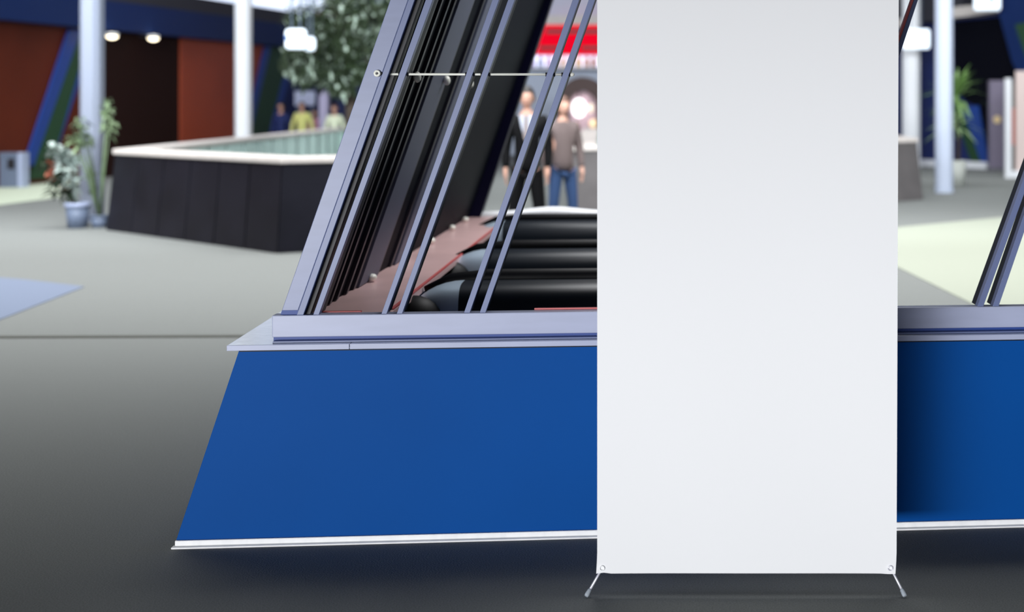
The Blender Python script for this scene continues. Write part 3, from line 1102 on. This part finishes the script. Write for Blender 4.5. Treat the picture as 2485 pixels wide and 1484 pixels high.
def pot_plant(name, label, px, base_y, wpx, hpx, potm, rimm, leaves, taper=0.85, group=None):
    p = on_floor(px, base_y)
    s = p.y / FPX
    w, h = wpx * s / 2, hpx * s
    t = thing(name, label, 'potted plant', tuple(p), group=group)
    c = p + Vector((0, w, 0))
    b = MB(); b.lathe([(0.001, 0), (w * taper, 0), (w, h * 0.85), (w * 0.9, h * 0.85), (w * 0.88, h * 0.8), (0.001, h * 0.8)], c, 20); b.build('pot', potm, t)
    b = MB(); b.lathe([(w, h * 0.84), (w * 1.1, h * 0.84), (w * 1.1, h), (w * 0.95, h), (w * 0.95, h * 0.84)], c, 20); b.build('pot_rim', rimm, t)
    b = MB(); b.lathe([(0.001, 0), (w * 0.94, 0), (w * 0.94, 0.02), (0.001, 0.02)], c + Vector((0, 0, h * 0.84)), 16); b.build('soil', M['soil'], t)
    for nm, m, items, L, wd in leaves:
        b = MB()
        for lx, ly, r, n in items:
            q = at(lx, ly, c.y + random.uniform(-0.15, 0.15))
            b.tube([c + Vector((0, 0, h * 0.8)), (c + q) / 2 + Vector((0, 0, 0.12)), q], [0.012, 0.009, 0.004], 5)
            for _ in range(int(n * 0.7)):
                v = rv() * (r * s * random.random() ** 0.6)
                leaf_quad(b, q + v, rv(), Vector((0, 0, 1)), L * random.uniform(0.7, 1.2), wd)
        b.build(nm, m, t)
    return t


pot_plant('flowering_plant', 'flowering plant in a grey pot with dark and silvery leaves', 175, 555, 54, 62, M['pot_grey'], M['pot_rim'],
          [('dark_leaves', M['leaf_dark'], [(130, 465, 8, 14), (165, 464, 14, 36), (140, 425, 18, 40), (152, 420, 14, 30), (112, 390, 12, 14)], 0.13, 0.07),
           ('silver_leaves', M['leaf_silver'], [(155, 385, 22, 40), (178, 392, 18, 34), (168, 420, 18, 26), (130, 360, 12, 16), (180, 445, 14, 20), (150, 365, 14, 22)], 0.15, 0.09),
           ('flowers', M['flower'], [(118, 400, 10, 26), (122, 418, 9, 22), (140, 418, 5, 8)], 0.09, 0.07)])
pot_plant('climbing_plant', 'tall loose green plant leaning on the grey-white column', 232, 553, 40, 30, M['pot_grey'], M['pot_grey'],
          [('green_leaves', M['leaf_pale'], [(262, 270, 20, 26), (268, 300, 18, 26), (255, 320, 14, 18), (192, 300, 16, 22), (200, 330, 20, 26), (172, 330, 16, 20), (216, 340, 16, 24), (190, 350, 14, 18), (262, 245, 10, 10)], 0.11, 0.055),
           ('dark_stems', M['leaf'], [(200, 300, 14, 14), (222, 420, 14, 18), (228, 460, 12, 14), (215, 345, 14, 20), (185, 320, 14, 12)], 0.11, 0.05)])

# potted palm on the right
p = on_floor(2327, 452)
t = thing('potted_palm', 'tall spiky palm in a cream pot beside the white column', 'potted plant', tuple(p))
s = p.y / FPX
c = p + Vector((0, 0.2, 0))
b = MB(); b.lathe([(0.001, 0), (16 * s, 0), (22 * s, 62 * s), (19 * s, 62 * s), (18 * s, 56 * s), (0.001, 56 * s)], c, 20); b.build('pot', M['pot_cream'], t)
b = MB(); b.tube([c + Vector((0, 0, 0.35)), c + Vector((0.02, 0, 0.9)), c + Vector((-0.03, 0, 1.35))], [0.045, 0.04, 0.03], 8); b.build('stem', M['bark'], t)
for nm, m, cz, n, L in (('upper_fronds', mat('palm_green', (104, 140, 72), 0.5, noise=0.2, nscale=4), 1.7, 50, 0.95), ('lower_fronds', mat('palm_pale_green', (150, 176, 128), 0.5, noise=0.2, nscale=4), 1.15, 34, 0.7)):
    b = MB()
    q = c + Vector((-0.05, 0, cz))
    for _ in range(n):
        a = random.uniform(0, 2 * math.pi)
        el = random.uniform(-0.3, 1.3)
        d = Vector((math.cos(a) * math.cos(el), math.sin(a) * math.cos(el), math.sin(el)))
        leaf_quad(b, q, d, Vector((0, 0, 1)), L * random.uniform(0.75, 1.1), 0.085, 0.25)
    b.tube([c + Vector((0, 0, 0.9)), q], [0.03, 0.02], 6)
    b.build(nm, m, t)

# display stand and pink banner at the far right
p = on_floor(2458, 432)
Yd = p.y
t = thing('display_stand', 'white framed display stand with a cream panel at the right edge', 'display stand', tuple(p))
b = MB()
b.box(at(2440, 0, Yd).x, at(2455, 0, Yd).x, Yd, Yd + 0.15, 0, at(0, 190, Yd).z)
b.box(at(2455.2, 0, Yd).x, at(2560, 0, Yd).x, Yd, Yd + 0.15, 0, 0.16)
b.build('frame', M['white'], t)
b = MB(); b.box(at(2466, 0, Yd).x, at(2560, 0, Yd).x, Yd + 0.05, Yd + 0.12, 0.16, at(0, 172, Yd).z); b.build('panel', mat('rosy_cream_panel', (226, 206, 200), 0.6), t)
b = MB(); b.box(at(2456, 0, Yd).x, at(2465, 0, Yd).x, Yd + 0.06, Yd + 0.12, at(0, 352, Yd).z, at(0, 262, Yd).z); b.build('red_strip', mat('brick_strip', (170, 84, 66), 0.6), t)
b = MB(); b.box(at(2456, 0, Yd).x, at(2466, 0, Yd).x, Yd + 0.08, Yd + 0.12, 0.16, at(0, 200, Yd).z); b.build('backing', mat('brown_backing', (92, 84, 78), 0.7), t)
p = on_floor(2420, 408)
Yd = p.y - 1.5
t = thing('display_pillar', 'mauve display pillar with a small yellow spot beside the white frame', 'display pillar', (p.x, Yd, 0))
b = MB(); b.box(at(2402, 0, Yd).x, at(2437, 0, Yd).x, Yd, Yd + 0.3, 0.08, at(0, 195, Yd).z); b.build('body', mat('mauve_panel', (120, 112, 132), 0.6), t)
b = MB(); b.box(at(2401, 0, Yd).x, at(2438, 0, Yd).x, Yd - 0.02, Yd + 0.32, 0, 0.08); b.build('base', mat('grey_plinth', (96, 96, 104), 0.6), t)
b = MB(); b.disc(at(2420, 290, Yd - 0.02), (0, 1, 0), 0.09, 0.02); b.build('yellow_spot', mat('yellow_spot', (226, 200, 150), 0.5), t)

# boards behind the dark parapet
p = at(740, 255, 38.0)
t = thing('notice_board', 'pale lilac notice board above the person in yellow', 'notice board', (p.x, 38.0, 0))
b = MB(); b.box(at(714, 0, 38).x, at(764, 0, 38).x, 38, 38.06, at(0, 256, 38).z, at(0, 221, 38).z); b.build('board', mat('lilac_board', (178, 186, 214), 0.5), t, 0.02)
b = MB()
for px in (722, 756):
    b.tube([(at(px, 0, 38).x, 38.03, 0), (at(px, 0, 38).x, 38.03, at(0, 250, 38).z)], 0.025, 8)
b.build('stand', M['pot_grey'], t)
p = on_floor(784, 402)
t = thing('narrow_pillar', 'narrow pale lilac pillar between the yellow and pale shirts', 'pillar', tuple(p))
b = MB(); b.box(at(774, 0, p.y).x, at(794, 0, p.y).x, p.y, p.y + 0.2, 0.05, at(0, 221, p.y).z); b.build('shaft', mat('lilac_pillar', (176, 170, 200), 0.5), t)
b = MB(); b.box(at(772, 0, p.y).x, at(796, 0, p.y).x, p.y - 0.02, p.y + 0.22, 0, 0.05); b.build('base', M['pot_grey'], t)


# ------------------------------------------------------------------ people
def skin_mesh(name, verts, edges, radii, root=0, sub=1):
    me = bpy.data.meshes.new(name)
    me.from_pydata(verts, edges, [])
    o = bpy.data.objects.new(name, me)
    COL.objects.link(o)
    o.modifiers.new('skin', 'SKIN')
    sv = me.skin_vertices[0].data
    for i, r in enumerate(radii):
        sv[i].radius = (r, r) if not isinstance(r, tuple) else r
        sv[i].use_root = (i == root)
    if sub:
        md = o.modifiers.new('sub', 'SUBSURF')
        md.levels = md.render_levels = sub
    dg = bpy.context.evaluated_depsgraph_get()
    out = bpy.data.meshes.new_from_object(o.evaluated_get(dg))
    vs = [v.co.copy() for v in out.vertices]
    fs = [list(p.vertices) for p in out.polygons]
    bpy.data.objects.remove(o)
    bpy.data.meshes.remove(me)
    bpy.data.meshes.remove(out)
    return vs, fs


def head_geo(b, hz):
    vs, fs = [], []
    n, m = 20, 14
    for i in range(m + 1):
        a = math.pi * i / m - math.pi / 2
        for k in range(n):
            an = 2 * math.pi * k / n
            x, y, z = math.cos(a) * math.cos(an), math.cos(a) * math.sin(an), math.sin(a)
            jaw = 1 - 0.28 * max(0, -z)
            X, Y_, Z = 0.076 * x * jaw, 0.096 * y * (1 - 0.12 * max(0, -z)), 0.118 * z
            if y < -0.7 and abs(x) < 0.35 and -0.45 < z < 0.15:      # nose
                Y_ -= 0.02 * (1 - abs(x) / 0.35) * (1 - abs(z + 0.2) / 0.35)
            vs.append((X, Y_ - 0.02, hz + Z))
    for i in range(m):
        for k in range(n):
            fs.append([i * n + k, i * n + (k + 1) % n, (i + 1) * n + (k + 1) % n, (i + 1) * n + k])
    b.add(vs, fs, True)
    for s in (-1, 1):
        b.ball((s * 0.078, 0.0, hz - 0.01), 0.012, 0.022, 0.032, 8, 6)


def person(label, base, height, turn, hair_m, top_m, leg_m, shirt_m=None, tie_m=None, arm_out=0.0, stride=0.05, group=None, shoe_m=None, female=False):
    k = height / 1.75
    t = thing('person', label, 'person', tuple(base), turn, group, world=False)
    t.scale = (k, k, k)
    sw = 0.155 if female else 0.172
    V, Eg, R = [], [], []

    def nd(p, r, parent=None):
        V.append(p); R.append(r)
        if parent is not None:
            Eg.append((parent, len(V) - 1))
        return len(V) - 1
    pel = nd((0, 0, 0.95), 0.085)
    sp = nd((0, 0, 1.12), 0.11, pel)
    ch = nd((0, 0.005, 1.32), (0.15, 0.11), sp)
    nb = nd((0, 0.01, 1.46), 0.062, ch)
    nt_ = nd((0, 0, 1.57), 0.052, nb)
    arms = {}
    for s in (-1, 1):
        sh_ = nd((s * sw, 0.01, 1.405), 0.06, ch)
        el = nd((s * (sw + 0.07 + arm_out), 0.03, 1.13), 0.042, sh_)
        wr = nd((s * (sw + 0.075 + arm_out * 1.3), -0.04, 0.90), 0.027, el)
        pm = nd((s * (sw + 0.075 + arm_out * 1.3), -0.055, 0.835), 0.034, wr)
        arms[s] = (V[sh_], V[el], V[wr])
        X = s * (sw + 0.075 + arm_out * 1.3)
        for q, (dy, ln) in enumerate(((-0.030, 0.075), (-0.010, 0.085), (0.010, 0.08), (0.028, 0.062))):
            f1 = nd((X, -0.055 + dy, 0.80), 0.0095, pm)
            f2 = nd((X - s * 0.006, -0.058 + dy, 0.80 - ln * 0.5), 0.0085, f1)
            nd((X - s * 0.018, -0.062 + dy, 0.80 - ln), 0.007, f2)
        th1 = nd((X - s * 0.012, -0.095, 0.83), 0.010, pm)
        nd((X - s * 0.018, -0.108, 0.795), 0.008, th1)
    legs = {}
    for s in (-1, 1):
        hp = nd((s * 0.085, 0, 0.88), 0.05, pel)
        kn = nd((s * (0.095 + stride * 0.5), -0.015, 0.50), 0.058, hp)
        an = nd((s * (0.10 + stride), 0.02, 0.09), 0.038, kn)
        legs[s] = (V[hp], V[kn], V[an])
        nd((s * (0.11 + stride), -0.11, 0.04), 0.033, an)
    vs, fs = skin_mesh('body_tmp', V, Eg, R)
    b = MB()
    b.add(vs, fs, True)
    head_geo(b, 1.645)
    b.build('body', M['skin'], t, world=False)
    # hair cap
    b = MB()
    vs, fs = [], []
    n, m = 18, 9
    for i in range(m + 1):
        a = math.pi / 2 * (1 - i / m * 1.25)
        for q in range(n):
            an = 2 * math.pi * q / n
            y = math.sin(an)
            aa = a if y > -0.35 else max(a, 0.42)
            vs.append((0.085 * math.cos(aa) * math.cos(an), 0.105 * math.cos(aa) * y - 0.012, 1.655 + 0.124 * math.sin(aa) - (0.10 * max(0, y) * i / m if female else 0)))
    for i in range(m):
        for q in range(n):
            fs.append([i * n + q, i * n + (q + 1) % n, (i + 1) * n + (q + 1) % n, (i + 1) * n + q])
    b.add(vs, fs, True)
    b.build('hair', hair_m, t, world=False)
    for s in (-1, 1):
        b = MB(); b.ball((s * 0.03, -0.106, 1.66), 0.011, 0.006, 0.006, 8, 5)
        b.build('eye', M['eye'], t, world=False)
    b = MB(); b.ball((0, -0.104, 1.585), 0.022, 0.006, 0.006, 8, 5)
    b.build('mouth', mat('lips', (150, 84, 80), 0.5) if 'lips' not in bpy.data.materials else bpy.data.materials['lips'], t, world=False)
    # jacket or shirt
    V, Eg, R = [], [], []
    h0 = nd((0, 0, 0.84), 0.155)
    h1 = nd((0, 0, 0.98), 0.15, h0)
    h2 = nd((0, 0, 1.14), 0.135, h1)
    h3 = nd((0, 0.005, 1.32), (0.18, 0.135), h2)
    nd((0, 0.015, 1.455), 0.08, h3)
    for s in (-1, 1):
        a, e, w = arms[s]
        a1 = nd(a, 0.078, h3)
        e1 = nd(e, 0.058, a1)
        nd((w[0], w[1] - 0.002, w[2] - 0.01), 0.041, e1)
    vs, fs = skin_mesh('top_tmp', V, Eg, R)
    b = MB(); b.add(vs, fs, True)
    b.build('jacket' if shirt_m else 'shirt', top_m, t, world=False)
    # trousers
    V, Eg, R = [], [], []
    p0 = nd((0, 0, 0.96), 0.135)
    for s in (-1, 1):
        hp, kn, an = legs[s]
        a1 = nd((hp[0], hp[1], hp[2] - 0.03), 0.10, p0)
        e1 = nd(kn, 0.074, a1)
        nd((an[0], an[1], an[2] - 0.03), 0.06, e1)
    vs, fs = skin_mesh('legs_tmp', V, Eg, R)
    b = MB(); b.add(vs, fs, True)
    b.build('trousers', leg_m, t, world=False)
    for s in (-1, 1):
        an = legs[s][2]
        b = MB()
        b.ball((an[0] + s * 0.006, -0.04, 0.042), 0.045, 0.135, 0.042, 12, 8)
        b.build('shoe', shoe_m or M['c_black'], t, world=False)
    if shirt_m:
        b = MB()
        b.prism([(-0.075, -0.135, 1.46), (0.075, -0.135, 1.46), (0.05, -0.165, 1.34), (0.0, -0.17, 1.16), (-0.05, -0.165, 1.34)], (0, 0.05, 0))
        b.build('shirt_front', shirt_m, t, world=False)
    if tie_m:
        b = MB()
        b.prism([(-0.018, -0.15, 1.46), (0.018, -0.15, 1.46), (0.028, -0.182, 1.24), (0, -0.186, 1.18), (-0.028, -0.182, 1.24)], (0, 0.012, 0))
        b.build('tie', tie_m, t, world=False)
    return t


person('person in a black suit with a pale shirt standing behind the slanted mullions', on_floor(1279, 612), 1.76, 0.1, M['hair_dark'], M['c_black'], M['c_black'], M['c_white'], M['c_grey'], -0.02, 0.07)
person('brown-haired person in a greyish top and blue jeans, beside the dark suit', on_floor(1366, 585), 1.66, 0.5, M['hair_brown'], M['c_tan'], M['c_jeans'], female=True)
G = None
person('person in a yellow top beyond the dark parapet, below the notice board', at(735, 0, 36.0) * Vector((1, 1, 0)) if False else Vector((at(733, 0, 36.2).x, 36.2, 0)), 1.62, 0.0, M['hair_dark'], M['c_yellow'], M['c_tan'], arm_out=0.03)
person('person in a pink top half hidden by the yellow one', Vector((at(764, 0, 37.0).x, 37.0, 0)), 1.42, 0.0, M['hair_dark'], M['c_pink'], M['c_tan'], female=True)
person('person in a pale yellow-white top next to the trunk', Vector((at(812, 0, 35.6).x, 35.6, 0)), 1.55, 0.0, M['hair_brown'], M['c_pale'], M['c_tan'], arm_out=0.02)
person('person in dark navy clothes beside the green stripe', Vector((at(682, 0, 36.4).x, 36.4, 0)), 1.6, 0.0, M['hair_dark'], M['c_navy'], M['c_navy'])
